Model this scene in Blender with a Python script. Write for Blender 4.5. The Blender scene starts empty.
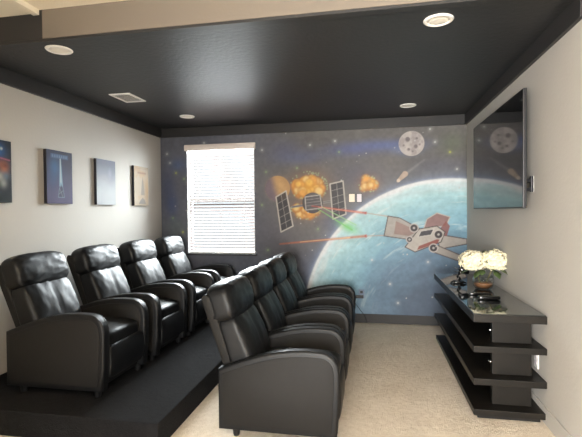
import bpy, bmesh, math, random
import numpy as np
from mathutils import Vector, Matrix, noise as mnoise

random.seed(7)
C = bpy.context.scene.collection
PI = math.pi
# room, in metres: x to the right wall, y to the painted wall, z up
XL, XR, YB, ZB, ZC, H = -2.87, 1.125, 5.517, 2.45, 2.574, 1.42
YH, YR, ZA = 2.50, -3.3, 2.763          # header, rear wall, ceiling of the adjoining space

# ------------------------------------------------------------------ camera
FPX = 430.0
cr = Vector((0.98248, 0.18614, -0.00915)); cu = Vector((0.00598, 0.01758, 0.99983)); cf = Vector((-0.18627, 0.98237, -0.01616))
cam = bpy.data.cameras.new('camera'); camo = bpy.data.objects.new('camera', cam); C.objects.link(camo)
cam.sensor_width = 36; cam.lens = FPX / 582 * 36; cam.clip_start = .05
m = Matrix((cr, cu, -cf)).transposed().to_4x4(); m.translation = (0, 0, H); camo.matrix_world = m
bpy.context.scene.camera = camo

def wall_pt(px, py):                     # a photo measurement carried to the painted wall, metres (x, z)
    d = cf + cr * ((px - 291) / FPX) - cu * ((py - 218.5) / FPX)
    t = YB / d.y
    return (d.x * t, H + d.z * t)

# ------------------------------------------------------------------ materials
def lin(c):
    c = np.asarray(c, float) / 255.0
    return np.where(c <= .04045, c / 12.92, ((c + .055) / 1.055) ** 2.4)

def mat(name, rgb, rough=.6, metal=0, spec=.5, var=0, vscale=8, bump=0, bscale=60, bdist=.002, coat=0, trans=0, attr=None, rvar=0):
    M = bpy.data.materials.new(name); M.use_nodes = True
    nt = M.node_tree; b = nt.nodes['Principled BSDF']; L = nt.links
    c = list(lin(rgb)) + [1]
    b.inputs['Base Color'].default_value = c
    b.inputs['Roughness'].default_value = rough; b.inputs['Metallic'].default_value = metal
    b.inputs['Specular IOR Level'].default_value = spec
    b.inputs['Coat Weight'].default_value = coat; b.inputs['Coat Roughness'].default_value = .08
    b.inputs['Transmission Weight'].default_value = trans
    tc = nt.nodes.new('ShaderNodeTexCoord')
    if attr:
        a = nt.nodes.new('ShaderNodeAttribute'); a.attribute_name = attr; L.new(a.outputs['Color'], b.inputs['Base Color'])
    if var:
        n = nt.nodes.new('ShaderNodeTexNoise'); n.inputs['Scale'].default_value = vscale; n.inputs['Detail'].default_value = 5
        L.new(tc.outputs['Object'], n.inputs['Vector'])
        r = nt.nodes.new('ShaderNodeValToRGB'); L.new(n.outputs['Fac'], r.inputs['Fac'])
        r.color_ramp.elements[0].position = .3; r.color_ramp.elements[1].position = .7
        r.color_ramp.elements[0].color = [x * (1 - var) for x in c[:3]] + [1]
        r.color_ramp.elements[1].color = [min(1, x * (1 + var)) for x in c[:3]] + [1]
        L.new(r.outputs['Color'], b.inputs['Base Color'])
    if rvar:
        n = nt.nodes.new('ShaderNodeTexNoise'); n.inputs['Scale'].default_value = 7; L.new(tc.outputs['Object'], n.inputs['Vector'])
        q = nt.nodes.new('ShaderNodeMapRange'); q.inputs['To Min'].default_value = rough - rvar; q.inputs['To Max'].default_value = rough + rvar
        L.new(n.outputs['Fac'], q.inputs['Value']); L.new(q.outputs['Result'], b.inputs['Roughness'])
    if bump:
        n = nt.nodes.new('ShaderNodeTexNoise'); n.inputs['Scale'].default_value = bscale; n.inputs['Detail'].default_value = 6
        L.new(tc.outputs['Object'], n.inputs['Vector'])
        u = nt.nodes.new('ShaderNodeBump'); u.inputs['Strength'].default_value = bump; u.inputs['Distance'].default_value = bdist
        L.new(n.outputs['Fac'], u.inputs['Height']); L.new(u.outputs['Normal'], b.inputs['Normal'])
    return M

M_wallL = mat('greige_wall_paint', (185, 181, 174), .75, var=.02, vscale=2, bump=.5, bscale=45, bdist=.003)
M_dark = mat('charcoal_paint', (38, 38, 39), .5, spec=.55, var=.04, vscale=3, bump=.6, bscale=28, bdist=.004)
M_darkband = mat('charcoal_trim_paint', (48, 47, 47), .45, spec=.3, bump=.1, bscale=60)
M_cream = mat('cream_ceiling', (232, 222, 203), .8, bump=.9, bscale=38, bdist=.006)
M_creamtrim = mat('cream_trim', (236, 229, 212), .5)
M_mural = mat('painted_mural', (90, 90, 95), .45, spec=.25, attr='paint', bump=.3, bscale=45, bdist=.002)
M_canvas = mat('printed_canvas', (90, 90, 95), .6, spec=.15, attr='paint')
M_canvas_edge = mat('canvas_edge', (30, 30, 38), .6)
M_leather = mat('black_leather', (12, 13, 15), .47, spec=.36, var=.12, vscale=14, bump=.3, bscale=120, bdist=.001, rvar=.05)
M_sidepanel = mat('charcoal_vinyl_panel', (29, 28, 27), .6, spec=.2, var=.05, vscale=30, bump=.15, bscale=300, bdist=.001)
M_foot = mat('black_plastic', (20, 20, 21), .35)
M_wood = mat('espresso_wood', (24, 21, 17), .42, spec=.25, var=.3, vscale=5, bump=.15, bscale=30, bdist=.001)
M_white = mat('white_plastic', (232, 230, 226), .4)
M_fixture = mat('white_fixture_enamel', (250, 247, 240), .5)
M_vinyl = mat('white_window_vinyl', (238, 238, 236), .4)
M_black = mat('gloss_black', (9, 9, 10), .15)
M_bezel = mat('graphite_bezel', (36, 36, 38), .4, metal=.3)
M_metal = mat('dark_bracket_steel', (30, 30, 32), .4, metal=.8)
M_chrome = mat('chrome', (200, 200, 200), .15, metal=1)
M_petal = mat('cream_petal', (236, 229, 200), .6, var=.05, vscale=60)
M_leaf = mat('flower_leaf', (74, 92, 52), .5, var=.25, vscale=40)
M_stem = mat('flower_stem', (96, 92, 48), .55)
M_copper = mat('copper_band', (140, 96, 66), .3)
M_cord = mat('black_cord', (16, 16, 17), .5)
M_switchA = mat('ivory_plastic', (228, 214, 190), .4)
M_switchB = mat('lilac_white_plastic', (216, 208, 212), .4)

# carpet: mottled loop pile
def carpet(name, rgb, k, rgb2):
    M = mat(name, rgb, .95, spec=.1); nt = M.node_tree; b = nt.nodes['Principled BSDF']; L = nt.links
    tc = nt.nodes.new('ShaderNodeTexCoord')
    n1 = nt.nodes.new('ShaderNodeTexNoise'); n1.inputs['Scale'].default_value = 120; n1.inputs['Detail'].default_value = 3
    n2 = nt.nodes.new('ShaderNodeTexNoise'); n2.inputs['Scale'].default_value = 2.6; n2.inputs['Detail'].default_value = 6; n2.inputs['Distortion'].default_value = 1.2
    n3 = nt.nodes.new('ShaderNodeTexNoise'); n3.inputs['Scale'].default_value = 26; n3.inputs['Detail'].default_value = 4
    for n in (n1, n2, n3): L.new(tc.outputs['Object'], n.inputs['Vector'])
    a = nt.nodes.new('ShaderNodeMath'); a.operation = 'ADD'; L.new(n1.outputs['Fac'], a.inputs[0]); L.new(n2.outputs['Fac'], a.inputs[1])
    a2 = nt.nodes.new('ShaderNodeMath'); a2.operation = 'ADD'; L.new(a.outputs[0], a2.inputs[0]); L.new(n3.outputs['Fac'], a2.inputs[1])
    r = nt.nodes.new('ShaderNodeMapRange'); r.inputs['From Min'].default_value = 1.5 - k; r.inputs['From Max'].default_value = 1.5 + k
    L.new(a2.outputs[0], r.inputs['Value'])
    mx = nt.nodes.new('ShaderNodeMix'); mx.data_type = 'RGBA'
    L.new(r.outputs['Result'], mx.inputs['Factor'])
    mx.inputs['A'].default_value = list(lin(rgb2)) + [1]; mx.inputs['B'].default_value = list(lin(rgb)) + [1]
    L.new(mx.outputs['Result'], b.inputs['Base Color'])
    u = nt.nodes.new('ShaderNodeBump'); u.inputs['Strength'].default_value = .7; u.inputs['Distance'].default_value = .012
    L.new(a2.outputs[0], u.inputs['Height']); L.new(u.outputs['Normal'], b.inputs['Normal'])
    return M
M_carpet = carpet('beige_carpet', (240, 229, 214), .6, (202, 187, 166))
M_platform = carpet('charcoal_carpet', (36, 36, 37), .6, (23, 23, 25))

# glass and blind materials
M_glass = bpy.data.materials.new('clear_glass'); M_glass.use_nodes = True
nt = M_glass.node_tree; nt.nodes.clear()
o = nt.nodes.new('ShaderNodeOutputMaterial'); t = nt.nodes.new('ShaderNodeBsdfTransparent'); d = nt.nodes.new('ShaderNodeBsdfGlossy'); x = nt.nodes.new('ShaderNodeMixShader'); fz = nt.nodes.new('ShaderNodeLayerWeight')
d.inputs['Roughness'].default_value = .03; t.inputs[0].default_value = (.93, .95, .95, 1); fz.inputs['Blend'].default_value = .2
nt.links.new(fz.outputs['Facing'], x.inputs[0]); nt.links.new(t.outputs[0], x.inputs[1]); nt.links.new(d.outputs[0], x.inputs[2]); nt.links.new(x.outputs[0], o.inputs[0])
M_top = mat('smoked_glass_top', (26, 32, 31), .03, spec=.9, coat=.6)
M_screen = mat('dark_glossy_screen', (9, 10, 12), .05, spec=.7)
M_slat = bpy.data.materials.new('white_blind_slat'); M_slat.use_nodes = True
nt = M_slat.node_tree; nt.nodes.clear()
o = nt.nodes.new('ShaderNodeOutputMaterial'); d = nt.nodes.new('ShaderNodeBsdfDiffuse'); t = nt.nodes.new('ShaderNodeBsdfTranslucent'); x = nt.nodes.new('ShaderNodeMixShader')
d.inputs[0].default_value = (.30, .262, .255, 1); t.inputs[0].default_value = (.86, .8, .78, 1); x.inputs[0].default_value = .02
nt.links.new(d.outputs[0], x.inputs[1]); nt.links.new(t.outputs[0], x.inputs[2]); nt.links.new(x.outputs[0], o.inputs[0])

# ------------------------------------------------------------------ mesh helpers
def finish(name, bm, M, parent=None, smooth=False, loc=None):
    bmesh.ops.recalc_face_normals(bm, faces=bm.faces[:])
    me = bpy.data.meshes.new(name); bm.to_mesh(me); bm.free()
    if smooth:
        for p in me.polygons: p.use_smooth = True
    if M: me.materials.append(M)
    ob = bpy.data.objects.new(name, me); C.objects.link(ob)
    if parent is not None: ob.parent = parent
    if loc: ob.location = loc
    return ob

def box(bm, x0, x1, y0, y1, z0, z1, bev=0):
    r = bmesh.ops.create_cube(bm, size=1)
    for v in r['verts']:
        v.co = Vector(((x0 + x1) / 2 + v.co.x * (x1 - x0), (y0 + y1) / 2 + v.co.y * (y1 - y0), (z0 + z1) / 2 + v.co.z * (z1 - z0)))
    if bev:
        es = list({e for v in r['verts'] for e in v.link_edges})
        bmesh.ops.bevel(bm, geom=es, offset=bev, segments=2, affect='EDGES', profile=.6)
    return bm

def B(*a, bev=0):
    return box(bmesh.new(), *a, bev=bev)

def struct(name, bm, M):
    ob = finish(name, bm, M); ob['kind'] = 'structure'; return ob

def tag(o, label, cat, group=None):
    o['label'] = label; o['category'] = cat
    if group: o['group'] = group
    return o

def thing(name, label, cat, loc, group=None):
    e = bpy.data.objects.new(name, None); C.objects.link(e); e.location = loc; e.empty_display_size = .1
    return tag(e, label, cat, group)

def lathe(bm, prof, cx=0, cy=0, n=32, close=True):
    rings = []
    for r, z in prof:
        rings.append([bm.verts.new((cx + r * math.cos(2 * PI * k / n), cy + r * math.sin(2 * PI * k / n), z)) for k in range(n)])
    for a, b in zip(rings, rings[1:]):
        for k in range(n): bm.faces.new((a[k], a[(k + 1) % n], b[(k + 1) % n], b[k]))
    if close:
        bm.faces.new(rings[0][::-1]); bm.faces.new(rings[-1])
    return bm

def tube(bm, pts, rad, n=8):
    pts = [Vector(p) for p in pts]; rings = []
    for i, p in enumerate(pts):
        d = (pts[min(i + 1, len(pts) - 1)] - pts[max(i - 1, 0)]).normalized()
        a = d.cross(Vector((0, 0, 1)))
        if a.length < 1e-3: a = d.cross(Vector((0, 1, 0)))
        a.normalize(); b = d.cross(a)
        r = rad[i] if isinstance(rad, (list, tuple)) else rad
        rings.append([bm.verts.new(p + (a * math.cos(2 * PI * k / n) + b * math.sin(2 * PI * k / n)) * r) for k in range(n)])
    for a, b in zip(rings, rings[1:]):
        for k in range(n): bm.faces.new((a[k], a[(k + 1) % n], b[(k + 1) % n], b[k]))
    bm.faces.new(rings[0][::-1]); bm.faces.new(rings[-1])
    return bm

def puff(bm, sx, sy, sz, fn, k=5, n=14):
    """a stuffed cushion: a subdivided cube rounded to a superellipsoid, then placed by fn(x, y, z in -1..1)"""
    vs = {}
    def V(i, j, l):
        key = (i, j, l)
        if key not in vs:
            p = [2 * c / n - 1 for c in key]
            p = [math.copysign(math.sin(abs(c) * PI / 2) * .35 + abs(c) * .65, c) for c in p]
            mx = max(map(abs, p)); q = sum(abs(c) ** k for c in p) ** (1 / k)
            p = [c * mx / q for c in p]
            vs[key] = bm.verts.new(fn(p[0] * sx, p[1] * sy, p[2] * sz))
        return vs[key]
    for ax in range(3):
        for side in (0, n):
            for a in range(n):
                for b in range(n):
                    def K(u, w):
                        c = [u, w]; c.insert(ax, side); return V(*c)
                    try: bm.faces.new((K(a, b), K(a + 1, b), K(a + 1, b + 1), K(a, b + 1)))
                    except ValueError: pass
    return bm

def inset(poly, d):
    n = len(poly); out = []
    area = sum(poly[i][0] * poly[(i + 1) % n][1] - poly[(i + 1) % n][0] * poly[i][1] for i in range(n))
    s = 1 if area > 0 else -1
    for i in range(n):
        a, b, c = Vector(poly[i - 1]), Vector(poly[i]), Vector(poly[(i + 1) % n])
        e1 = (b - a).normalized(); e2 = (c - b).normalized()
        n1 = Vector((-e1.y, e1.x)) * s; n2 = Vector((-e2.y, e2.x)) * s
        v = (n1 + n2); v.normalize(); f = max(.5, v.dot(n1))
        out.append(tuple(b + v * (d / f)))
    return out

def slab(bm, poly, y0, y1, r=.006, seg=3):
    """profile in x-z extruded along y with rounded rims"""
    lay = []
    for i in range(seg + 1):
        a = i / seg * PI / 2
        lay.append((y0 + r * (1 - math.sin(a)), r * (1 - math.cos(a))))
    lay = lay + [(y1 - (y - y0), o) for y, o in lay[::-1]]
    lay = [(y0 + (r - r * math.cos(i / seg * PI / 2)), r - r * math.sin(i / seg * PI / 2)) for i in range(seg + 1)]
    lay += [(y0 + y1 - y, o) for y, o in lay[::-1]]
    rings = []
    for y, o in lay:
        P = inset(poly, o) if o > 1e-6 else poly
        rings.append([bm.verts.new((x, y, z)) for x, z in P])
    n = len(poly)
    for a, b in zip(rings, rings[1:]):
        for k in range(n): bm.faces.new((a[k], a[(k + 1) % n], b[(k + 1) % n], b[k]))
    bm.faces.new(rings[0][::-1]); bm.faces.new(rings[-1])
    return bm

def auto_smooth(ob, ang=40):
    me = ob.data; me.polygons.foreach_set('use_smooth', [True] * len(me.polygons))
    me.set_sharp_from_angle(angle=math.radians(ang))
    return ob

# ------------------------------------------------------------------ painting helpers (pigment colours on a fine grid)
rng = np.random.default_rng(3)
def vnoise(x, y, scale, seed=0):
    g = np.random.default_rng(seed).random((64, 64))
    u = x * scale; v = y * scale
    i = np.floor(u).astype(int); j = np.floor(v).astype(int); fu = u - i; fv = v - j
    fu = fu * fu * (3 - 2 * fu); fv = fv * fv * (3 - 2 * fv)
    i0, i1, j0, j1 = i % 64, (i + 1) % 64, j % 64, (j + 1) % 64
    return (g[i0, j0] * (1 - fu) + g[i1, j0] * fu) * (1 - fv) + (g[i0, j1] * (1 - fu) + g[i1, j1] * fu) * fv
def fbm(x, y, scale, seed=0, o=4):
    s = 0; a = .5; t = 0
    for k in range(o):
        s = s + a * vnoise(x + 7.1 * k, y + 3.3 * k, scale * 2 ** k, seed + k); t += a; a *= .55
    return s / t
def ss(a, b, x):
    t = np.clip((x - a) / (b - a), 0, 1); return t * t * (3 - 2 * t)

class Canvas:
    def __init__(s, X, Z, base):
        s.X, s.Z = X, Z; s.c = np.zeros(X.shape + (3,)) + lin(base); s.aa = .0045
    def over(s, mask, rgb):
        m = np.clip(mask, 0, 1)[..., None]
        col = lin(rgb) if not (isinstance(rgb, np.ndarray) and rgb.ndim > 1) else rgb
        s.c = s.c * (1 - m) + col * m
    def disc(s, c, r, rgb, a=1, soft=None, sq=1):
        d = np.hypot(s.X - c[0], (s.Z - c[1]) * sq) - r; w = soft or s.aa
        s.over(a * (1 - ss(-w, w, d)), rgb)
    def glow(s, c, rx, rz, rgb, a, rot=0):
        dx, dz = s.X - c[0], s.Z - c[1]; u = dx * math.cos(rot) + dz * math.sin(rot); v = -dx * math.sin(rot) + dz * math.cos(rot)
        s.over(a * np.exp(-(u / rx) ** 2 - (v / rz) ** 2), rgb)
    def seg(s, p, q, w0, w1, rgb, a=1, soft=None):
        p, q = np.array(p), np.array(q); d = q - p; L2 = (d ** 2).sum()
        t = np.clip(((s.X - p[0]) * d[0] + (s.Z - p[1]) * d[1]) / L2, 0, 1)
        dist = np.hypot(s.X - p[0] - t * d[0], s.Z - p[1] - t * d[1]) - (w0 + (w1 - w0) * t)
        w = soft or s.aa
        s.over(a * (1 - ss(-w, w, dist)), rgb)
    def poly(s, pts, rgb, a=1, line=None, lw=.006):
        ins = np.zeros(s.X.shape, bool); dist = np.full(s.X.shape, 9.)
        n = len(pts)
        for i in range(n):
            (x0, z0), (x1, z1) = pts[i], pts[(i + 1) % n]
            cond = ((z0 > s.Z) != (z1 > s.Z)); xi = (x1 - x0) * (s.Z - z0) / ((z1 - z0) or 1e-9) + x0
            ins ^= cond & (s.X < xi)
            d = np.array((x1 - x0, z1 - z0)); t = np.clip(((s.X - x0) * d[0] + (s.Z - z0) * d[1]) / max(1e-9, (d ** 2).sum()), 0, 1)
            dist = np.minimum(dist, np.hypot(s.X - x0 - t * d[0], s.Z - z0 - t * d[1]))
        sd = np.where(ins, -dist, dist)
        s.over(a * (1 - ss(-s.aa, s.aa, sd)), rgb)
        if line is not None: s.over((1 - ss(lw * .4, lw * 1.6, dist)), line)

def paint_grid(name, P0, U, Vv, w, h, nu, nv, fn, M, parent=None, hole=None, depth=1.0):
    """grid of nu x nv cells at P0 + U*a + V*b; fn(Canvas) paints it"""
    a = np.linspace(0, w, nu + 1); b = np.linspace(0, h, nv + 1)
    A, Bb = np.meshgrid(a, b)
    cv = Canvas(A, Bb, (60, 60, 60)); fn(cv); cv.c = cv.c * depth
    P0, U, Vv = map(np.array, (P0, U, Vv))
    co = P0 + A[..., None] * U + Bb[..., None] * Vv
    co = co.reshape(-1, 3); faces = []
    for j in range(nv):
        for i in range(nu):
            if hole and hole[0] < (a[i] + a[i + 1]) / 2 < hole[1] and hole[2] < (b[j] + b[j + 1]) / 2 < hole[3]: continue
            k = j * (nu + 1) + i; faces.append((k, k + 1, k + nu + 2, k + nu + 1))
    me = bpy.data.meshes.new(name); me.from_pydata(co.tolist(), [], faces)
    at = me.color_attributes.new('paint', 'FLOAT_COLOR', 'POINT')
    rgba = np.ones((co.shape[0], 4), np.float32); rgba[:, :3] = np.clip(cv.c, 0, 1).reshape(-1, 3)
    at.data.foreach_set('color', rgba.ravel())
    me.materials.append(M); me.update()
    ob = bpy.data.objects.new(name, me); C.objects.link(ob)
    if parent is not None: ob.parent = parent
    return ob

# ------------------------------------------------------------------ the mural
def paint_mural(cv):
    X0 = cv.X + XL; Z0 = cv.Z; cv.X = X0
    S = .0128                                        # metres per photo pixel on this wall
    W = wall_pt
    n1 = fbm(X0, Z0, 1.6, 1); n2 = fbm(X0, Z0, 7, 5)
    g = ss(-1.6, -.9, X0)[..., None]
    base = lin((104, 106, 116)) * (1 - g) + lin((114, 111, 109)) * g
    base = base * (.72 + .34 * n1 + .22 * n2)[..., None]
    cv.c = base
    # darker blue towards the floor and the left of the window
    cv.over(.6 * (1 - ss(.35, 1.15, Z0)) * ss(-2.4, -1.6, X0), (66, 74, 88))
    cv.glow((-1.35, 1.9), .4, .5, (124, 121, 119), .5)
    for (px, py, rx, rz, col, a) in ((178, 165, 9, 7, (84, 106, 150), .6), (172, 205, 7, 14, (60, 84, 140), .5), (176, 226, 10, 8, (110, 128, 120), .35),
            (168, 185, 8, 16, (60, 74, 120), .4), (385, 145, 34, 5, (104, 124, 186), .6), (352, 150, 26, 6, (88, 104, 168), .5), (300, 158, 26, 7, (96, 112, 160), .45),
            (285, 150, 18, 10, (92, 100, 140), .4), (405, 150, 14, 5, (124, 144, 196), .4), (358, 175, 24, 14, (84, 86, 112), .5), (452, 143, 12, 10, (110, 120, 92), .5),
            (275, 232, 22, 14, (112, 106, 116), .4), (335, 222, 14, 10, (84, 92, 128), .5), (300, 262, 26, 22, (90, 92, 112), .5), (440, 165, 26, 8, (100, 104, 126), .35)):
        cv.glow(W(px, py), rx * S, rz * S, col, a)
    # the big blue planet
    pc = (.922, -.007); R = 1.812
    dx, dz = X0 - pc[0], Z0 - pc[1]; rr = np.hypot(dx, dz); ang = np.arctan2(dz, dx); dep = (R - rr) / S
    swirl = fbm(ang * 1.6 + dep * .004, dep * .05, 2.5, 11)
    swirl2 = fbm(X0 * 1.2 + Z0 * .3, Z0 * 5 - X0 * .8, 2.2, 17)
    stops = [0, 5, 14, 30, 48, 70, 100, 140, 175]
    cols = [lin(c) for c in ((240, 246, 250), (212, 236, 240), (184, 224, 230), (156, 202, 216), (126, 168, 190), (104, 132, 156), (90, 106, 126), (82, 92, 107), (82, 86, 94))]
    pl = np.stack([np.interp(dep + (swirl - .5) * 22, stops, [c[k] for c in cols]) for k in range(3)], -1)
    pl = pl * (.86 + .3 * swirl2)[..., None]
    lb = (ss(2.6, 3.1, ang) * ss(4, 12, dep) * (1 - ss(45, 100, dep)))[..., None] * .6          # paler flank at the left
    pl = pl * (1 - lb) + lin((150, 176, 200)) * lb
    st = (ss(.62, .8, fbm(ang * .8, dep * .06, 6, 23)) * (1 - ss(35, 75, dep)) * .6)[..., None]
    pl = pl * (1 - st) + lin((226, 240, 240)) * st
    cv.over(.55 * np.exp(-np.clip(-dep, 0, 99) / 5.) * (dep < 0), (150, 172, 210))
    cv.over(ss(-.8, .8, dep), pl)
    cv.over(np.exp(-((dep - 1.5) / 1.8) ** 2) * .85, (244, 246, 248))
    # a small ochre and grey planet
    c = W(277.5, 188.5); cv.disc(c, 14.5 * S, (150, 136, 130), .35, soft=.03); cv.disc(c, 13 * S, (206, 164, 112), .95)
    cv.over((np.hypot(X0 - c[0], Z0 - c[1]) < 13 * S) * (1 - ss(-.09, .05, (X0 - c[0]) + .35 * (Z0 - c[1]))) * .85, (112, 104, 126))
    cv.glow(W(281, 186), 6 * S, 7 * S, (226, 186, 130), .5)
    # orange bursts
    def burst(px, py, rx, ry, seed, n):
        rr_ = np.random.default_rng(seed)
        cv.glow(W(px, py), rx * S * 1.25, ry * S * 1.25, (170, 120, 74), .6)
        for k in range(n):
            a = rr_.random() * 2 * PI; q = math.sqrt(rr_.random()) * .85
            cc = W(px + rx * q * math.cos(a), py + ry * q * math.sin(a)); r_ = (2.2 + 2.6 * rr_.random()) * S * (rx / 16) ** .4
            cv.disc(cc, r_ * 1.25, (206, 138, 66), .7, soft=.02)
            cv.disc((cc[0], cc[1] + r_ * .2), r_ * .8, ((255, 208, 104), (255, 226, 150), (252, 186, 92))[k % 3], .8, soft=.02)
        for k in range(n):
            a = rr_.random() * 2 * PI; q = 1.0 + .22 * rr_.random()
            cv.disc(W(px + rx * q * math.cos(a), py + ry * q * math.sin(a)), .6 * S, (186, 206, 150), .6, soft=.01)
    burst(309, 186, 16, 12, 4, 46); burst(305, 211, 13, 7, 9, 26); burst(368, 184, 8, 7, 6, 20)
    cv.glow(W(309, 187), 8 * S, 6 * S, (255, 190, 60), .45)
    # satellite: drum body between two gridded panels
    def panel(q, nx, nz):
        q = [W(*p) for p in q]; cv.poly(q, (66, 64, 68), .92, line=(206, 198, 188), lw=.008)
        L = lambda a, b, t: (a[0] + (b[0] - a[0]) * t, a[1] + (b[1] - a[1]) * t)
        for k in range(1, nx): cv.seg(L(q[0], q[1], k / nx), L(q[3], q[2], k / nx), .002, .002, (190, 184, 176), .9)
        for k in range(1, nz): cv.seg(L(q[0], q[3], k / nz), L(q[1], q[2], k / nz), .002, .002, (190, 184, 176), .9)
    cv.seg(W(292, 207), W(333, 201), 1.1 * S, 1.1 * S, (150, 146, 144)); cv.seg(W(292, 207), W(333, 201), .3 * S, .3 * S, (90, 86, 84))
    panel([(276, 197), (286, 191), (293, 226), (281, 232)], 2, 5)
    panel([(330, 184), (343, 181), (346, 214), (333, 219)], 2, 5)
    cv.disc(W(312.5, 203), 10.5 * S, (78, 74, 76)); cv.disc(W(313, 201.5), 8.5 * S, (118, 112, 112), .8, soft=.03)
    cv.poly([W(305, 197), W(320, 195), (W(322, 208)), W(306, 210)], (96, 92, 94), .9, line=(190, 184, 178), lw=.006)
    for k in range(3): cv.seg(W(306, 200 + 3 * k), W(321, 198 + 3 * k), .0025, .0025, (176, 170, 166), .8)
    # light beams
    cv.seg(W(312, 206), W(365, 213), .35 * S, 1.1 * S, (206, 84, 62), .85, soft=.012); cv.seg(W(318, 207), W(362, 212.6), .2 * S, .4 * S, (246, 176, 150), .8)
    cv.seg(W(280, 244), W(366, 236), .5 * S, 1.2 * S, (206, 112, 72), .85, soft=.014); cv.seg(W(300, 242), W(350, 237.5), .2 * S, .4 * S, (250, 214, 160), .8)
    cv.seg(W(318, 209), W(352, 230), .3 * S, .6 * S, (140, 214, 120), .9); cv.seg(W(322, 207), W(356, 225), .25 * S, .5 * S, (176, 228, 160), .85)
    cv.glow(W(348, 227), 10 * S, 4.5 * S, (126, 214, 120), .85, rot=-.45)
    for p in ((366, 213), (366, 236)): cv.disc(W(*p), 1.3 * S, (190, 60, 50), .9)
    # grey and red delta-winged space plane
    wing = (176, 168, 160)
    cv.seg(W(366, 213), W(392, 217), .4 * S, .7 * S, (186, 178, 170)); cv.seg(W(366, 236), W(396, 235), .4 * S, .8 * S, (180, 172, 166))
    cv.poly([W(388, 216), W(400, 218), W(424, 231), W(412, 240), W(384, 236)], wing, .95, line=(88, 78, 78))
    cv.poly([W(396, 221), W(418, 231), W(409, 236), W(394, 234)], (140, 92, 84), .6)
    cv.poly([W(436, 234), W(467, 239), W(467, 244), W(440, 249)], wing, .95, line=(88, 78, 78))
    cv.poly([W(434, 244), W(467, 258), W(464, 263), W(430, 251)], (166, 158, 150), .95, line=(88, 78, 78))
    cv.poly([W(427, 219), W(437, 213), W(450, 217), W(446, 226), W(424, 228)], (150, 112, 108), .95, line=(196, 186, 178))
    cv.poly([W(446, 221), W(450, 226), W(447, 236), W(436, 234)], (140, 84, 78), .9)
    cv.poly([W(405, 247), W(419, 229), W(437, 226), W(445, 232), W(441, 242), W(415, 252)], (190, 182, 174), 1, line=(76, 68, 68))
    cv.poly([W(419, 246), W(440, 238), W(438, 243), W(417, 250)], (140, 70, 62), .95)
    cv.poly([W(421, 231), W(434, 229), W(431, 235), W(418, 237)], (52, 50, 58), .95, line=(206, 200, 194), lw=.005)
    for p, r_ in (((414, 228), 4.4), ((438.5, 234.5), 4.6), ((409.5, 239.5), 3.4), ((433.5, 248), 4.4)):
        cv.disc(W(*p), r_ * S, (196, 188, 182)); cv.disc(W(*p), (r_ - 1) * S, (58, 52, 56)); cv.disc(W(*p), 1.1 * S, (186, 180, 176))
    # cratered moon
    c = W(411.5, 143.5); cv.disc(c, 12 * S, (204, 196, 192)); rm = np.hypot(X0 - c[0], Z0 - c[1]) < 11.6 * S
    cv.over(rm * ss(.45, .7, fbm(X0, Z0, 14, 31)) * .5, (150, 140, 140))
    for (a, b, r_) in ((-4, -4, 2.6), (4, 3, 2.2), (-3, 6, 1.7), (5, -5, 1.5), (-8, 2, 1.3), (1, 8, 1.2), (8, 1, 1.2)):
        cv.disc(W(411.5 + a, 143.5 + b), r_ * S, (168, 158, 158), .9); cv.disc(W(411.8 + a, 143.2 + b), (r_ - .6) * S, (128, 120, 122), .9)
    # comet with its tail
    cv.seg(W(404, 175), W(424, 160), 1.2 * S, .3 * S, (150, 148, 150), .7, soft=.02); cv.seg(W(398, 181), W(405, 174), 1.3 * S, 2.8 * S, (200, 178, 160), .95)
    cv.disc(W(398.5, 180.5), 1.6 * S, (226, 208, 190))
    # stars
    r_ = np.random.default_rng(12)
    for k in range(130):
        px, py = 163 + 303 * r_.random(), 132 + 185 * r_.random(); a = r_.random()
        if math.hypot(px - 469, py - 345) < 160 and a < .7: continue
        cv.disc(W(px, py), (.25 + .45 * a * a) * S, (214, 214, 208), .35 + .5 * a)
    for px, py, q in ((187, 148, 0), (167, 154, 0), (204, 143, 0), (176, 173, 2), (170, 163, 0), (184, 179, 1), (173, 218, 1), (183, 232, 2), (310, 145, 0), (335, 141, 0), (430, 129, 0),
            (435, 142, 0), (457, 169, 0), (398, 303, 0), (428, 262, 0), (372, 260, 0), (262, 150, 0), (266, 172, 1), (268, 250, 1), (318, 229, 1), (339, 152, 1), (450, 152, 2), (297, 168, 1), (262, 205, 1), (390, 284, 0)):
        col = ((232, 232, 228), (170, 196, 140), (196, 200, 96))[q]
        cv.disc(W(px, py), (.6, .55, .8)[q] * S, col, .9, soft=.008); cv.glow(W(px, py), 2.2 * S, 2.2 * S, col, .22)
    cv.c *= (.66 + .22 * fbm(X0, Z0, 26, 41, 3))[..., None]

WX0, WX1, WZ0, WZ1 = -2.485, -1.535, .86, 2.33      # window opening
nu, nv = 560, 346
mur = paint_grid('wall_back', (XL, YB, 0), (1, 0, 0), (0, 0, 1), XR - XL, ZB + .02, nu, nv, paint_mural, M_mural, hole=(WX0 - XL, WX1 - XL, WZ0, WZ1))
mur['kind'] = 'structure'
# snap the rim of the opening to its exact edges
for v in mur.data.vertices:
    for e, ax in ((WX0, 0), (WX1, 0), (WZ0, 2), (WZ1, 2)):
        inside = (WX0 - .01 < v.co.x < WX1 + .01) if ax == 2 else (WZ0 - .01 < v.co.z < WZ1 + .01)
        if inside and abs(v.co[ax] - e) < .0037: v.co[ax] = e
bm = bmesh.new()
for a in ((XL - .1, WX0, 0, 2.9), (WX1, XR + .1, 0, 2.9), (WX0, WX1, 0, WZ0), (WX0, WX1, WZ1, 2.9)): box(bm, a[0], a[1], YB + .002, YB + .16, a[2], a[3])
core = struct('wall_back_core', bm, M_dark); core.name = 'wall_back_core'

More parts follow.
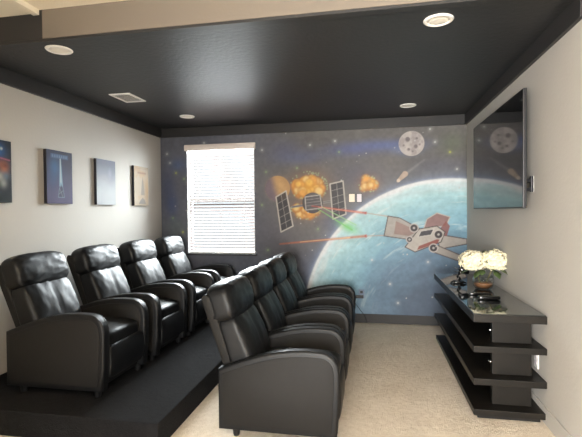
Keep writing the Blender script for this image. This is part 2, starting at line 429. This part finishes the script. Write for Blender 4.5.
# ------------------------------------------------------------------ room shell
struct('floor', B(XL - .1, XR + .1, YR - .1, YB + .1, -.08, 0), M_carpet)
struct('wall_left', B(XL - .12, XL, YR, YB, 0, 2.9), M_wallL)
struct('wall_right', B(XR, XR + .12, YR, YB, 0, 2.9), M_wallL)
struct('ceiling', B(XL, XR, YH + .06, YB, ZC, ZC + .1), M_dark)
ca = struct('ceiling_front', B(XL, XR, YR, YH, ZA, ZA + .1), M_cream); ca.name = 'ceiling_adjoining'
struct('trim_1', B(-2.13, XR, YH, YH + .066, 2.575, ZA + .08), mat('taupe_header_paint', (112, 103, 92), .7, bump=.4, bscale=40, bdist=.003))   # header face
struct('trim_8', B(XL, -2.13, YH + .001, YH + .066, 2.575, ZA + .08), M_darkband)   # its left end, the shade there put in as dark colour
struct('trim_9', B(XL, XR, YH + .004, YH + .062, 2.558, 2.575), M_darkband)
t_ = .026
struct('trim_2', B(XL, XL + t_, YH + .07, YB, ZB, ZC, bev=.003), M_darkband)
struct('trim_3', B(XR - t_, XR, YH + .07, YB, ZB, ZC, bev=.003), M_darkband)
struct('trim_4', B(XL + t_, XR - t_, YB - t_, YB, ZB, ZC, bev=.003), M_darkband)
struct('baseboard_back', B(XL, XR, YB - .014, YB, 0, .115, bev=.004), M_darkband)
struct('baseboard_right', B(XR - .013, XR, YR, YB - .014, 0, .11, bev=.004), M_wallL)
struct('baseboard_left', B(XL, XL + .013, YR, 2.3, 0, .11, bev=.004), M_wallL)
# slightly lower cream ceiling panel with its trim strip, at the far left of the adjoining space
struct('ceiling_lower_panel', B(XL, -2.17, .5, YH, 2.743, ZA), M_creamtrim)
bm = bmesh.new(); slab(bm, [(-.022, 0), (.022, 0), (.022, .035), (-.022, .035)], -1.0, 1.0)
tr = struct('trim_5', bm, M_creamtrim); tr.location = (-2.17, 1.5, 2.728)
# rear wall with a wide daylight opening (glazed patio door) behind the viewer
bm = bmesh.new()
for a in ((XL, -2.3, 0, 2.9), (.7, XR, 0, 2.9), (-2.3, .7, 2.25, 2.9)): box(bm, a[0], a[1], YR - .12, YR, a[2], a[3])
struct('wall_rear', bm, M_wallL)
bm = bmesh.new()
for x in (-2.3, -.83, .64): box(bm, x, x + .06, YR - .08, YR - .02, 0, 2.25)
box(bm, -2.3, .7, YR - .08, YR - .02, 2.19, 2.25); box(bm, -2.3, .7, YR - .08, YR - .02, 0, .06)
struct('door_1', bm, M_vinyl)
struct('wall_light_blocker', B(XL, -.95, -.72, -.60, 0, 2.763), M_wallL)     # unseen stub wall added behind the viewer to keep light off the left side

# riser platform under the left row of seats
bm = B(XL + .002, -1.262, 2.34, YB - .016, 0, .166, bev=.008)
tag(finish('seating_platform', bm, M_platform), 'low charcoal carpeted riser platform under the seats along the left wall', 'platform')

# ------------------------------------------------------------------ window and blinds
bm = bmesh.new()
j = .028
for a in ((WX0, WX0 + j, WZ0, WZ1), (WX1 - j, WX1, WZ0, WZ1), (WX0 + j, WX1 - j, WZ0, WZ0 + j), (WX0 + j, WX1 - j, WZ1 - j, WZ1), (WX0 + j, WX1 - j, 1.58, 1.62)):
    box(bm, a[0], a[1], YB + .085, YB + .13, a[2], a[3])
w1 = struct('window_1', bm, M_vinyl)
bm = bmesh.new()
for a in ((WX0, WX0 + .006, WZ0, WZ1), (WX1 - .006, WX1, WZ0, WZ1)): box(bm, a[0], a[1], YB - .002, YB + .085, a[2], a[3])
box(bm, WX0 + .006, WX1 - .006, YB, YB + .085, WZ1 - .006, WZ1)
struct('trim_6', bm, M_vinyl)
struct('trim_7', B(WX0 - .03, WX1 + .03, YB - .035, YB + .084, WZ0 - .022, WZ0, bev=.004), M_darkband)   # painted sill
finish('window_pane', B(WX0 + j, WX1 - j, YB + .105, YB + .109, WZ0 + j, WZ1 - j), M_glass, w1)

bl = thing('window_blinds', 'white horizontal slatted blinds, lowered and bright with daylight, in the only window', 'blinds', ((WX0 + WX1) / 2, YB + .035, WZ0))
hw = (WX1 - WX0) / 2 - .014; hh = WZ1 - WZ0
bm = bmesh.new(); n = 33; z0 = .03; pitch = (hh - .09 - z0) / n; tilt = math.radians(22)
for i in range(n):
    zc = z0 + pitch * (i + .5); prev = None
    for s in range(5):
        t = (s / 4 - .5) * .05; cr_ = .0025 * (1 - (2 * s / 4 - 1) ** 2)
        y = t * math.cos(tilt) - cr_ * math.sin(tilt); z = zc + t * math.sin(tilt) + cr_ * math.cos(tilt)
        a = bm.verts.new((-hw, y, z)); b = bm.verts.new((hw, y, z)); c = bm.verts.new((-hw, y, z + .0028)); d = bm.verts.new((hw, y, z + .0028))
        if prev:
            bm.faces.new((prev[0], prev[1], b, a)); bm.faces.new((prev[2], c, d, prev[3])); bm.faces.new((prev[0], a, c, prev[2])); bm.faces.new((prev[1], prev[3], d, b))
        else: bm.faces.new((a, b, d, c))
        prev = (a, b, c, d)
    bm.faces.new((prev[0], prev[2], prev[3], prev[1]))
finish('slats', bm, M_slat, bl)
bm = bmesh.new(); slab(bm, [(-.02, -.04), (.012, -.04), (.022, -.025), (.022, .025), (.012, .04), (-.02, .04)], -hw - .035, hw + .035, r=.004)
v = auto_smooth(finish('valence', bm, mat('blind_valence', (226, 214, 206), .45), bl)); v.rotation_euler = (0, 0, -PI / 2); v.location = (0, -.058, hh - .035)
finish('bottom_rail', B(-hw, hw, -.022, .022, .004, .024, bev=.004), M_vinyl, bl)
for xx in (-hw + .13, 0, hw - .13):
    bm = bmesh.new(); tube(bm, [(xx, -.027, .02), (xx, -.027, hh - .07)], .0022, 6); tube(bm, [(xx, .027, .02), (xx, .027, hh - .07)], .0022, 6)
    finish('ladder_cord', bm, M_white, bl)
bm = bmesh.new(); tube(bm, [(-hw + .06, -.034, hh - .08), (-hw + .06, -.034, hh - .75)], .004, 6); finish('tilt_wand', bm, M_white, bl)
bm = bmesh.new(); tube(bm, [(hw - .05, -.034, hh - .08), (hw - .05, -.034, hh - .85)], .0018, 6); lathe(bm, [(.003, hh - .9), (.008, hh - .89), (.004, hh - .85)], hw - .05, -.034, 10)
finish('pull_cord', bm, M_white, bl)

# ------------------------------------------------------------------ recliner
def arc(cx, cz, r, a0, a1, n=8):
    return [(cx + r * math.cos(math.radians(a0 + (a1 - a0) * i / n)), cz + r * math.sin(math.radians(a0 + (a1 - a0) * i / n))) for i in range(n + 1)]
# side outline of the arm, x from the front (0) to the back (-), z from the floor
ARM = [(-.765, .05), (-.02, .05), (-.008, .2), (0, .36), (0, .44)] + arc(-.12, .45, .118, 0, 88, 8) + [(-.2, .571), (-.3, .566), (-.4, .550), (-.5, .525), (-.6, .492), (-.69, .458), (-.765, .43)]
HW = .30; AW = .075

def wr(p, s, a, seed=0):
    return mnoise.noise(Vector((p[0] * s + seed, p[1] * s, p[2] * s))) * a

def make_recliner():
    root = bpy.data.objects.new('recliner', None); C.objects.link(root); root.empty_display_size = .2
    for s in (-1, 1):
        y0, y1 = (s * HW, s * (HW - AW)) if s < 0 else (HW - AW, HW)
        bm = bmesh.new(); slab(bm, ARM, y0, y1, r=.014, seg=4)
        arm = auto_smooth(finish('armrest', bm, M_leather, root), 50)
        P = inset(ARM, .034)
        for (a, b) in ((y0 - .0035, y0 + .01), (y1 - .01, y1 + .0035)):
            bm = bmesh.new(); slab(bm, P, a, b, r=.003, seg=2); sp = auto_smooth(finish('side_panel', bm, M_sidepanel, arm), 40)
            sp['label'] = 'charcoal side panel'
        bm = bmesh.new()                                                     # raised seam running over the arm
        for yy in (y0 + .012, y1 - .012):
            tube(bm, [(x, yy, z) for x, z in inset(ARM, .002)[1:-1]], .0038, 6)
        finish('piping', bm, M_leather, arm, smooth=True)
    iw = HW - AW
    # seat
    bm = bmesh.new()
    def f(x, y, z):
        crown = .022 * (1 - (y / .225) ** 2) * (1 - (x / .33) ** 2) if z > 0 else 0
        p = Vector((-.325 + x, y, .345 + z + crown)); p.z += wr(p, 9, .007); return p
    puff(bm, .305, iw - .003, .085, f, k=7, n=18); finish('seat', bm, M_leather, root, True)
    # footrest and front rail
    bm = bmesh.new()
    def f(x, y, z):
        p = Vector((-.043 + x + (.012 * (1 - (z / .11) ** 2) if x > 0 else 0), y, .225 + z)); p.x += wr(p, 10, .005, 3); return p
    puff(bm, .035, iw - .004, .115, f, k=8, n=14); finish('footrest', bm, M_leather, root, True)
    finish('base', B(-.70, -.06, -iw + .004, iw - .004, .06, .27, bev=.006), M_foot, root)
    # backrest shell: leaning side outline
    sh = [(-.69, .14), (-.69, .43), (-.815, .84), (-.828, .872), (-.85, .888), (-.872, .885), (-.885, .865), (-.882, .84), (-.755, .42), (-.755, .14)]
    bm = bmesh.new(); slab(bm, sh, -iw - .012 + .0, iw + .012, r=.012, seg=3)
    # the shell is wider above the arms than between them
    for v in bm.verts:
        lim = (iw - .004) + .045 * min(1, max(0, (v.co.z - .46) / .05))
        if abs(v.co.y) > .1: v.co.y = math.copysign(lim - (iw + .012 - abs(v.co.y)), v.co.y)
    sh_o = auto_smooth(finish('back_shell', bm, M_sidepanel, root), 45)
    lean = math.radians(16.5); ca_, sa_ = math.cos(lean), math.sin(lean)
    def place(u, y, w, u0, w0):           # u outward from the shell, w up along the lean
        U, Wd = u0 + u, w0 + w
        return Vector((-.735 + U * ca_ - Wd * sa_, y, .43 + U * sa_ * .9 + Wd * ca_))
    # lower back cushion in two halves with a vertical seam
    bm = bmesh.new()
    def f(u, y, w):
        seam = .006 * math.exp(-(y / .014) ** 2) if u > 0 else 0
        bulge = .034 * (1 - (y / .27) ** 4) * (1 - (w / .22) ** 2) if u > 0 else 0
        side = .018 * (1 - (w / .2) ** 2)
        yy = y * (1 + side * .6)
        p = place(u - seam + bulge + (.02 * (-w / .2) if u > 0 else 0), yy, w, .095, .115)
        k = wr((y, w * .6, u), 12, .007, 5) + wr((y, w, u), 30, .0035, 9)
        return p + Vector((k, 0, k * .3))
    puff(bm, .075, .243, .20, f, k=6, n=24); bc = finish('back_cushion', bm, M_leather, root, True)
    # headrest roll
    bm = bmesh.new()
    def f(u, y, w):
        bulge = .024 * (1 - (w / .14) ** 2) if u > 0 else 0
        pinch = 1 - .10 * (abs(y) / .25) ** 4
        k = wr((y * .6, w * 1.6, u), 16, .010, 11) * (abs(y) / .25) + wr((y, w * 1.6, u), 30, .0045, 2)
        return place((u + bulge) * pinch + k, y, w * pinch + k * .4, .075, .387)
    puff(bm, .085, .262, .135, f, k=5, n=24); finish('headrest', bm, M_leather, root, True)
    # welt between headrest and cushion
    for sx in (-.08, -.66):
        for sy in (-1, 1):
            bm = bmesh.new(); lathe(bm, [(.018, 0), (.021, .01), (.026, .062)], n=14)
            finish('leg', bm, M_foot, root, loc=(sx, sy * .255, 0))
    return root

proto = make_recliner()
def copy_tree(o, parent=None):
    c = o.copy(); C.objects.link(c); c.parent = parent
    for ch in list(o.children): copy_tree(ch, c)
    return c
LB = ['black leather recliner on the riser platform nearest the viewer, first of the left row',
      'black leather recliner on the riser platform, second from the viewer, below the pale snowy picture',
      'black leather recliner on the riser platform, third from the viewer in the left row',
      'black leather recliner on the riser platform next to the window, farthest of the left row']
RB = ['black leather recliner on the beige carpet nearest the viewer, its whole charcoal side showing',
      'black leather recliner on the beige carpet, second from the viewer in the right row',
      'black leather recliner on the beige carpet, third from the viewer in the right row',
      'black leather recliner on the beige carpet closest to the mural, farthest of the right row']
spots = [((-1.77, 2.575 + .30 + .735 * i, .166), LB[i], 'recliners on the riser platform') for i in range(4)] + \
        [((-.20, 2.56 + .30 + .615 * i, 0), RB[i], 'recliners on the carpet') for i in range(4)]
for i, (loc, lab, grp) in enumerate(spots):
    r = proto if i == 0 else copy_tree(proto)
    r.location = loc; tag(r, lab, 'recliner', grp)
# power cable arching behind the nearest left recliner
bm = bmesh.new(); tube(bm, [(-2.70, 2.50, .166 + .006), (-2.72, 2.50, .5), (-2.71, 2.52, .70), (-2.66, 2.55, .74), (-2.62, 2.60, .68), (-2.64, 2.62, .3), (-2.7, 2.64, .172)], .006, 8)
tag(finish('cable', bm, M_cord, None, True), 'black cable looping behind the nearest left recliner by the wall', 'cable')

# ------------------------------------------------------------------ console table
XA, XB, Y0, Y1 = .667, 1.122, 3.07, 4.97
ct = thing('console_table', 'dark espresso wooden console with staggered open shelves and glass top by the right wall', 'table', ((XA + XB) / 2, (Y0 + Y1) / 2, 0))
def cp(name, a, M, bev=.003):
    ox, oy = (XA + XB) / 2, (Y0 + Y1) / 2
    return finish(name, B(a[0] - ox, a[1] - ox, a[2] - oy, a[3] - oy, a[4], a[5], bev=bev), M, ct)
cp('tabletop', (XA, XB, Y0, Y1, .662, .714), M_wood)
g = cp('glass_top', (XA + .004, XB - .004, Y0 + .004, Y1 - .004, .7145, .721), M_top, .001); g['label'] = 'dark reflective glass sheet'
cp('shelf', (XA, XB, Y0, Y1, .458, .500), M_wood); cp('shelf', (XA, XB, Y0, Y1, .236, .280), M_wood)
cp('bottom_shelf', (XA, XB, Y0, Y1 - .12, .030, .070), M_wood)
cp('plinth', (XA + .03, XB - .03, Y0 + .03, Y1 - .16, 0, .030), M_foot)
for (a, b) in ((.0705, .2355), (.2805, .4575), (.5005, .6615)):
    for yy in (Y0 + .10, Y1 - .30):
        cp('upright', (.81, 1.06, yy, yy + .05, a, b), M_wood)
    cp('spine_panel', (.985, 1.02, Y0 + .15, Y1 - .30, a, b), M_wood)
for z in (.59, .37):
    bm = bmesh.new(); lathe(bm, [(.004, 0), (.009, .004), (.009, .010), (.004, .014)], n=12)
    kk = finish('cam_bolt', bm, M_chrome, ct, True, loc=(.775 - (XA + XB) / 2 + .02, Y0 + .10 - (Y0 + Y1) / 2 - .001, z)); kk.rotation_euler = (PI / 2, 0, 0)

ZT = .7212
# flower vase
vs = thing('flower_vase', 'short clear glass vase with copper coloured bottom holding two cream hydrangea heads', 'vase', (.955, 4.03, ZT))
bm = bmesh.new(); lathe(bm, [(.055, 0), (.066, .004), (.082, .03), (.088, .065), (.085, .10), (.082, .12), (.078, .12), (.081, .10), (.084, .065), (.078, .032), (.060, .010)], n=40)
finish('glass_bowl', bm, M_glass, vs, True)
bm = bmesh.new(); lathe(bm, [(.052, .011), (.072, .03), (.079, .05), (.078, .058)], n=32); finish('copper_filling', bm, M_copper, vs, True)
hy = [(-.085, -.005, .245), (.095, -.005, .25)]
for k, (hx, hy_, hz) in enumerate(hy):
    fl = bpy.data.objects.new('hydrangea', None); C.objects.link(fl); fl.parent = vs; fl.location = (hx, hy_, hz)
    bm = bmesh.new(); rr = random.Random(k + 1)
    for i in range(150):
        z = 1 - 2 * (i + .5) / 150; a = i * 2.39996; r = math.sqrt(max(0, 1 - z * z))
        if z < -.75: continue
        n = Vector((r * math.cos(a), r * math.sin(a), z)); lump = 1 + .30 * mnoise.noise(n * 2.6 + Vector((k * 5, 0, 0)))
        c = Vector((n.x * .105, n.y * .10, n.z * .082)) * lump
        t1 = n.cross(Vector((.3, .2, 1))).normalized(); t2 = n.cross(t1); ro = rr.random() * PI
        for q in range(4):
            aa = ro + q * PI / 2; d1 = t1 * math.cos(aa) + t2 * math.sin(aa); d2 = n.cross(d1); sz = .019 + .008 * rr.random()
            p0 = c; p1 = c + d1 * sz * .6 + d2 * sz * .5 + n * .006; p2 = c + d1 * sz * 1.15 + n * (.002 + .012 * rr.random()); p3 = c + d1 * sz * .6 - d2 * sz * .5 + n * .006
            bm.faces.new([bm.verts.new(p) for p in (p0, p1, p2, p3)])
    finish('petals', bm, M_petal, fl)
    bm = bmesh.new(); lathe(bm, [(.02, -.05), (.055, -.036), (.072, 0), (.055, .04), (.02, .054)], n=16); finish('flower_core', bm, M_stem, fl, True)
    bm = bmesh.new(); tube(bm, [(0, 0, -.03), (-hx * .4, 0, -.11), (-hx * .75, .01, -.20)], .005, 8); finish('stem', bm, M_stem, fl, True)
rr = random.Random(5)
leafs = [(-.02, -.03, .17, -100, -.2), (.02, -.04, .19, -60, .1), (.0, .0, .26, 90, .8), (.06, -.03, .17, -20, -.2), (.15, 0, .21, 0, -.1), (.16, .03, .23, 20, .1), (-.1, .02, .17, 190, -.2), (.03, -.02, .22, -80, .7),
         (.0, -.03, .22, -95, .6), (.12, -.05, .18, -45, -.2), (.01, .02, .28, 60, .9), (-.03, -.02, .16, 215, -.5), (.08, -.05, .16, -70, -.4)]
for (lx, ly, lz, az, el) in leafs:
    bm = bmesh.new(); L_ = .085; rows = []
    for i in range(6):
        t = i / 5; w = .030 * math.sin(PI * min(1, t * .9 + .08)) + .001; x = L_ * t; z = -.25 * L_ * t * t
        rows.append([bm.verts.new((x, s * w, z + abs(s) * .006)) for s in (-1, 0, 1)])
    for a, b in zip(rows, rows[1:]):
        for q in (0, 1): bm.faces.new((a[q], a[q + 1], b[q + 1], b[q]))
    lf = finish('leaf', bm, M_leaf, vs, True, loc=(lx, ly, lz)); lf.rotation_euler = (0, -el, math.radians(az))
    md = lf.modifiers.new('thickness', 'SOLIDIFY'); md.thickness = .0015
# remotes
def remote(name, label, c, L_, w, rot, hgt):
    e = thing(name, label, 'remote control', (c[0], c[1], ZT), 'remotes on the console'); e.rotation_euler = (0, 0, rot)
    bm = bmesh.new(); puff(bm, L_ / 2, w / 2, hgt / 2, lambda x, y, z: Vector((x, y * (1 + .12 * math.cos(x / L_ * 6)), z + hgt / 2)), k=5, n=12)
    finish('body', bm, M_black, e, True)
    for i in range(4):
        for jx in (-1, 1):
            bm = bmesh.new(); lathe(bm, [(.004, 0), (.004, .0025), (.002, .003)], n=10)
            finish('button', bm, M_bezel, e, loc=(-L_ * .3 + i * L_ * .16, jx * w * .2, hgt * .97))
    return e
remote('remote_control', 'slim black remote lying behind the thicker one, toward the vase', (.86, 3.735), .17, .045, .06, .022)
remote('remote_control', 'thicker black remote lying on the glass closest to the viewer', (.885, 3.56), .165, .055, .10, .032)
# black figurine
fg = thing('figurine', 'small black figurine with spread base and pale blades, left of the flower vase', 'ornament', (.80, 4.31, ZT))
bm = bmesh.new()
puff(bm, .05, .035, .012, lambda x, y, z: Vector((x, y, z + .012)), k=4, n=8)
for a in (20, 150, 200, 340): tube(bm, [(0, 0, .014), (.045 * math.cos(math.radians(a)), .045 * math.sin(math.radians(a)), .018), (.078 * math.cos(math.radians(a)), .06 * math.sin(math.radians(a)), .006)], [.012, .009, .003], 8)
finish('base', bm, M_black, fg, True)
bm = bmesh.new(); tube(bm, [(0, 0, .01), (.012, 0, .04), (-.006, 0, .07), (.01, 0, .10), (.03, 0, .125)], [.026, .02, .013, .02, .02], 10)
puff(bm, .048, .03, .03, lambda x, y, z: Vector((.05 + x, y, .125 + z - x * .25)), k=3, n=8)
finish('body', bm, M_black, fg, True)
for (z, zz) in ((.075, .085), (.105, .12), (.13, .155)):
    bm = bmesh.new(); tube(bm, [(.01, 0, z), (-.05, .0, zz)], [.004, .0015], 6); finish('blade', bm, M_chrome, fg)

# ------------------------------------------------------------------ television
tv = thing('television', 'large wall mounted flat television with dark glossy screen on the right wall', 'television', (XR, 3.92, 1.42))
ty0, ty1, tz0, tz1 = 3.165 - 3.92, 4.655 - 3.92, .008, .828
bm = bmesh.new(); box(bm, -.112, -.088, ty0 + .02, ty1, tz0, tz1, bev=.004); finish('casing', bm, M_bezel, tv)
bm = bmesh.new(); box(bm, -.1145, -.1125, ty0 + .027, ty1 - .008, tz0 + .012, tz1 - .008); sc = finish('screen', bm, M_screen, tv); sc['label'] = 'black mirror-like screen'
finish('rear_housing', B(-.0875, -.05, ty0 + .25, ty1 - .25, tz0 + .08, tz1 - .2, bev=.008), M_foot, tv)
bm = bmesh.new(); box(bm, -.05, -.0, -.25, .25, .3, .34); box(bm, -.05, 0, -.25, .25, .5, .54); finish('wall_mount', bm, M_metal, tv)
# hinge hardware seen past the near edge
bm = bmesh.new(); box(bm, -.0875, -.03, ty0 + .07, ty0 + .26, .13, .15); box(bm, -.0875, -.03, ty0 + .07, ty0 + .26, .19, .21); lathe(bm, [(.012, .12), (.012, .23)], -.04, ty0 + .08, 12)
finish('mount_arm', bm, M_metal, tv)
bm = B(-.008, 0, -.03, .03, -.058, .058, bev=.002)
p = finish('cable_plate', bm, M_white, None, loc=(XR, 3.345, 1.60)); tag(p, 'white cable plate on the right wall half behind the television', 'wall plate')
# outlet low on the right wall, seen through the console shelves
ol = thing('electrical_outlet', 'white outlet plate low on the right wall behind the console shelves', 'outlet', (XR, 3.26, .37))
finish('plate', B(-.008, 0, -.036, .036, -.058, .058, bev=.002), M_white, ol)
for z in (-.02, .02): finish('socket', B(-.0105, -.008, -.017, .017, z - .014, z + .014, bev=.001), M_switchB, ol)

# ------------------------------------------------------------------ painted wall fittings
def rocker(name, label, px0, px1, py0, py1, M):
    (x0, z1), (x1, z0) = wall_pt(px0, py0), wall_pt(px1, py1)
    e = thing(name, label, 'light switch', ((x0 + x1) / 2, YB, (z0 + z1) / 2), 'switches on the mural')
    w, h = (x1 - x0) / 2, (z1 - z0) / 2
    finish('plate', B(-w - .006, w + .006, -.006, 0, -h - .006, h + .006, bev=.002), M_bezel, e)
    finish('rocker', B(-w, w, -.011, -.006, -h, h, bev=.002), M, e)
rocker('light_switch', 'ivory switch on the mural, left of the pair beside the satellite panel', 349, 354.8, 194, 202, M_switchA)
rocker('light_switch', 'lilac white switch on the mural, right of the pair', 357, 361.6, 194, 202, M_switchB)
x_, z_ = wall_pt(361.5, 294)
oo = thing('electrical_outlet', 'blue painted outlet low on the mural past the right row, with black plug', 'outlet', (x_, YB, z_))
finish('plate', B(-.036, .036, -.006, 0, -.052, .058, bev=.002), mat('blue_painted_plate', (104, 120, 142), .5), oo)
finish('socket', B(-.017, .017, -.009, -.006, .01, .042, bev=.001), M_bezel, oo)
pl = thing('power_plug', 'black plug adapter pushed into the mural outlet, its cord hanging to the floor', 'plug', (x_ - .02, YB - .007, z_ - .03))
finish('adapter', B(-.055, .045, -.04, -.003, -.018, .018, bev=.004), M_foot, pl)
bm = bmesh.new(); tube(bm, [(-.05, -.02, -.015), (-.06, -.03, -.08), (.0, -.035, -.16), (.06, -.03, -.24), (.09, -.04, -.32)], .0035, 6); finish('cord', bm, M_cord, pl, True)

# ------------------------------------------------------------------ pictures on the left wall
def pic(name, label, y0, y1, fn):
    z0, z1 = 1.512, 1.998; d = .032
    e = thing(name, label, 'picture', (XL, (y0 + y1) / 2, z0), 'canvas pictures on the left wall')
    w = y1 - y0; h = z1 - z0
    finish('canvas_block', B(0, d - .001, -w / 2, w / 2, 0, h), M_canvas_edge, e)
    # photo left = nearer the viewer = smaller y
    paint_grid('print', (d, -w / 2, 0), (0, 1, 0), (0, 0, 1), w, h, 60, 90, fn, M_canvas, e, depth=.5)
def p1(c):
    c.aa = .006; X, Z = c.X, c.Z; n = fbm(X, Z, 14, 3)
    c.c = np.zeros(X.shape + (3,)) + lin((26, 30, 40)); c.over(ss(.4, .8, n) * .6, (70, 80, 96))
    c.glow((.19, .40), .07, .06, (60, 130, 210), .9); c.disc((.235, .42), .010, (240, 246, 255), .9, soft=.01)
    c.over((1 - ss(.0, .12, Z)), (30, 40, 40))
    c.glow((.2, .3), .07, .035, (190, 110, 90), .8); c.glow((.26, .265), .035, .05, (216, 128, 84), .95); c.glow((.27, .29), .03, .02, (120, 50, 40), .7)
    c.seg((.12, .36), (.31, .335), .003, .005, (220, 120, 150), .9)
    for (a, b, r, col) in ((.16, .24, .045, (200, 170, 150)), (.22, .2, .035, (224, 220, 210)), (.27, .21, .03, (120, 150, 170)), (.10, .2, .04, (120, 80, 70)), (.25, .15, .03, (206, 210, 206)), (.06, .3, .04, (90, 60, 110)), (.2, .14, .02, (120, 140, 70))):
        c.glow((a, b), r, r * 1.1, col, .8)
def p2(c):
    X, Z = c.X, c.Z; n = fbm(X, Z, 9, 8)
    t = (Z / .486)[..., None]; c.c = lin((92, 84, 128)) * (1 - t) + lin((52, 54, 84)) * t; c.c *= (.75 + .5 * n)[..., None]
    c.glow((.10, .33), .07, .09, (70, 130, 190), .7); c.glow((.08, .22), .07, .09, (60, 100, 160), .5)
    c.glow((.16, .1), .09, .07, (110, 100, 150), .5)
    c.poly([(.165, .43), (.178, .43), (.20, .16), (.155, .16)], (176, 214, 236), .85)
    c.seg((.17, .43), (.175, .2), .003, .005, (240, 250, 255), .9)
    c.poly([(.14, .06), (.22, .06), (.20, .15), (.18, .18), (.155, .14)], (64, 62, 92), .7, line=(140, 170, 190), lw=.003)
    c.seg((.16, .14), (.20, .06), .002, .002, (180, 200, 210), .8); c.seg((.2, .12), (.15, .09), .002, .002, (170, 190, 200), .8)
    c.poly([(.05, .415), (.275, .415), (.275, .455), (.05, .455)], (90, 118, 168), .85)
    for k in range(7): c.poly([(.065 + k * .029, .423), (.085 + k * .029, .423), (.08 + k * .029, .447), (.068 + k * .029, .447)], (140, 170, 206), .7)
def p3(c):
    X, Z = c.X, c.Z; n = fbm(X, Z, 8, 2); t = ss(.1, .48, Z + (n - .5) * .08)[..., None]
    c.c = lin((224, 228, 232)) * (1 - t) + lin((132, 138, 160)) * t
    c.seg((.225, .37), (.225, .31), .005, .008, (160, 166, 186), .8); c.glow((.23, .34), .03, .05, (196, 202, 220), .6)
def p4(c):
    X, Z = c.X, c.Z; n = fbm(X, Z, 10, 6)
    c.c = np.zeros(X.shape + (3,)) + lin((214, 196, 172)); c.over(ss(.5, .75, n) * .5, (216, 172, 124)); c.glow((.29, .2), .05, .15, (206, 160, 104), .6)
    c.poly([(.15, .13), (.24, .13), (.215, .30), (.195, .36), (.175, .30)], (150, 140, 134), .8); c.poly([(.10, .02), (.27, .02), (.24, .07), (.19, .10), (.13, .06)], (140, 134, 134), .8)
    for k in range(5): c.seg((.09 + k * .04, .405), (.11 + k * .04, .405), .012, .012, (140, 92, 84), .55, soft=.008)
    c.seg((.03, .46), (.3, .46), .002, .002, (150, 120, 100), .6)
pic('canvas_picture', 'dark picture with orange and pale shapes, cut by the left edge, nearest the viewer', 2.645, 2.972, p1)
pic('canvas_picture', 'dark violet blue picture with a thin upright ray of light', 3.352, 3.682, p2)
pic('canvas_picture', 'pale picture fading from grey blue down to snowy white', 4.055, 4.390, p3)
pic('canvas_picture', 'sepia cream picture with a grey tower shape, closest to the window', 4.780, 5.115, p4)

# ------------------------------------------------------------------ ceiling fittings
def can(x, y, label):
    e = thing('ceiling_light', label, 'ceiling light', (x, y, ZC), 'recessed lights in the dark ceiling')
    bm = bmesh.new(); lathe(bm, [(.062, -.001), (.064, -.010), (.083, -.008), (.089, -.002), (.089, 0)], n=40, close=False); finish('trim_ring', bm, M_fixture, e, True)
    bm = bmesh.new(); lathe(bm, [(.064, -.004), (.05, -.0075), (.02, -.009), (.001, -.009)], n=40); lathe(bm, [(.06, -.003), (.06, .003)], n=24); finish('lens', bm, mat('frosted_lens', (246, 241, 230), .5), e, True)
can(-2.16, 2.69, 'unlit white round recessed light at the near left of the dark ceiling')
can(.40, 2.75, 'unlit white round recessed light at the near right of the dark ceiling')
can(.39, 4.90, 'unlit white round recessed light at the far right, above the cratered moon')
can(-2.18, 4.86, 'unlit white round recessed light at the far left, close above the window')
vt = thing('air_vent', 'white rectangular slotted air vent in the dark ceiling on the left', 'air vent', (-2.395, 3.94, ZC))
bm = bmesh.new()
for a in ((-.11, .11, -.155, -.125), (-.11, .11, .125, .155), (-.11, -.085, -.125, .125), (.085, .11, -.125, .125)): box(bm, *a, -.008, 0)
finish('frame', bm, M_fixture, vt)
finish('duct_backing', B(-.085, .085, -.125, .125, -.0015, 0), mat('duct_grey', (66, 65, 63), .6), vt)
for i in range(9):
    bm = bmesh.new(); y = -.112 + i * .028; slab(bm, [(-.085, -.007), (.085, -.007), (.085, -.0055), (-.085, -.0055)], -.007, .007, r=.0005, seg=1)
    l = finish('louver', bm, M_fixture, vt, loc=(0, y, 0)); l.rotation_euler = (.5, 0, 0)

# ------------------------------------------------------------------ light
def area(name, loc, rot, sx, sy, power, col):
    l = bpy.data.lights.new(name, 'AREA'); l.shape = 'RECTANGLE'; l.size = sx; l.size_y = sy; l.energy = power; l.color = col
    o = bpy.data.objects.new(name, l); C.objects.link(o); o.location = loc; o.rotation_euler = rot; return o
area('window_daylight', ((WX0 + WX1) / 2 + .1, YB + 1.0, 2.55), (-PI / 2 + .42, 0, 0), 2.0, 2.0, 1300, (.93, .97, 1))
area('patio_daylight', (-.8, YR - .2, 1.2), (PI / 2, 0, 0), 2.9, 2.1, 900, (1, .98, .95))
area('adjoining_header_fill', (-.3, .3, 2.70), (0, 0, 0), .5, .5, 5, (1, .88, .74))  # added fill without a fixture, brightens the header face
w = bpy.data.worlds.new('world'); bpy.context.scene.world = w; w.use_nodes = True
bg = w.node_tree.nodes['Background']; bg.inputs[0].default_value = (.92, .96, 1, 1); bg.inputs[1].default_value = 1.2
sc = bpy.context.scene
sc.view_settings.view_transform = 'Standard'; sc.view_settings.look = 'None'; sc.view_settings.gamma = 1; sc.view_settings.use_curve_mapping = False
sc.view_settings.exposure = .1
sc.cycles.use_denoising = True
sc.cycles.max_bounces = 10; sc.cycles.diffuse_bounces = 5; sc.cycles.caustics_reflective = False; sc.cycles.caustics_refractive = False
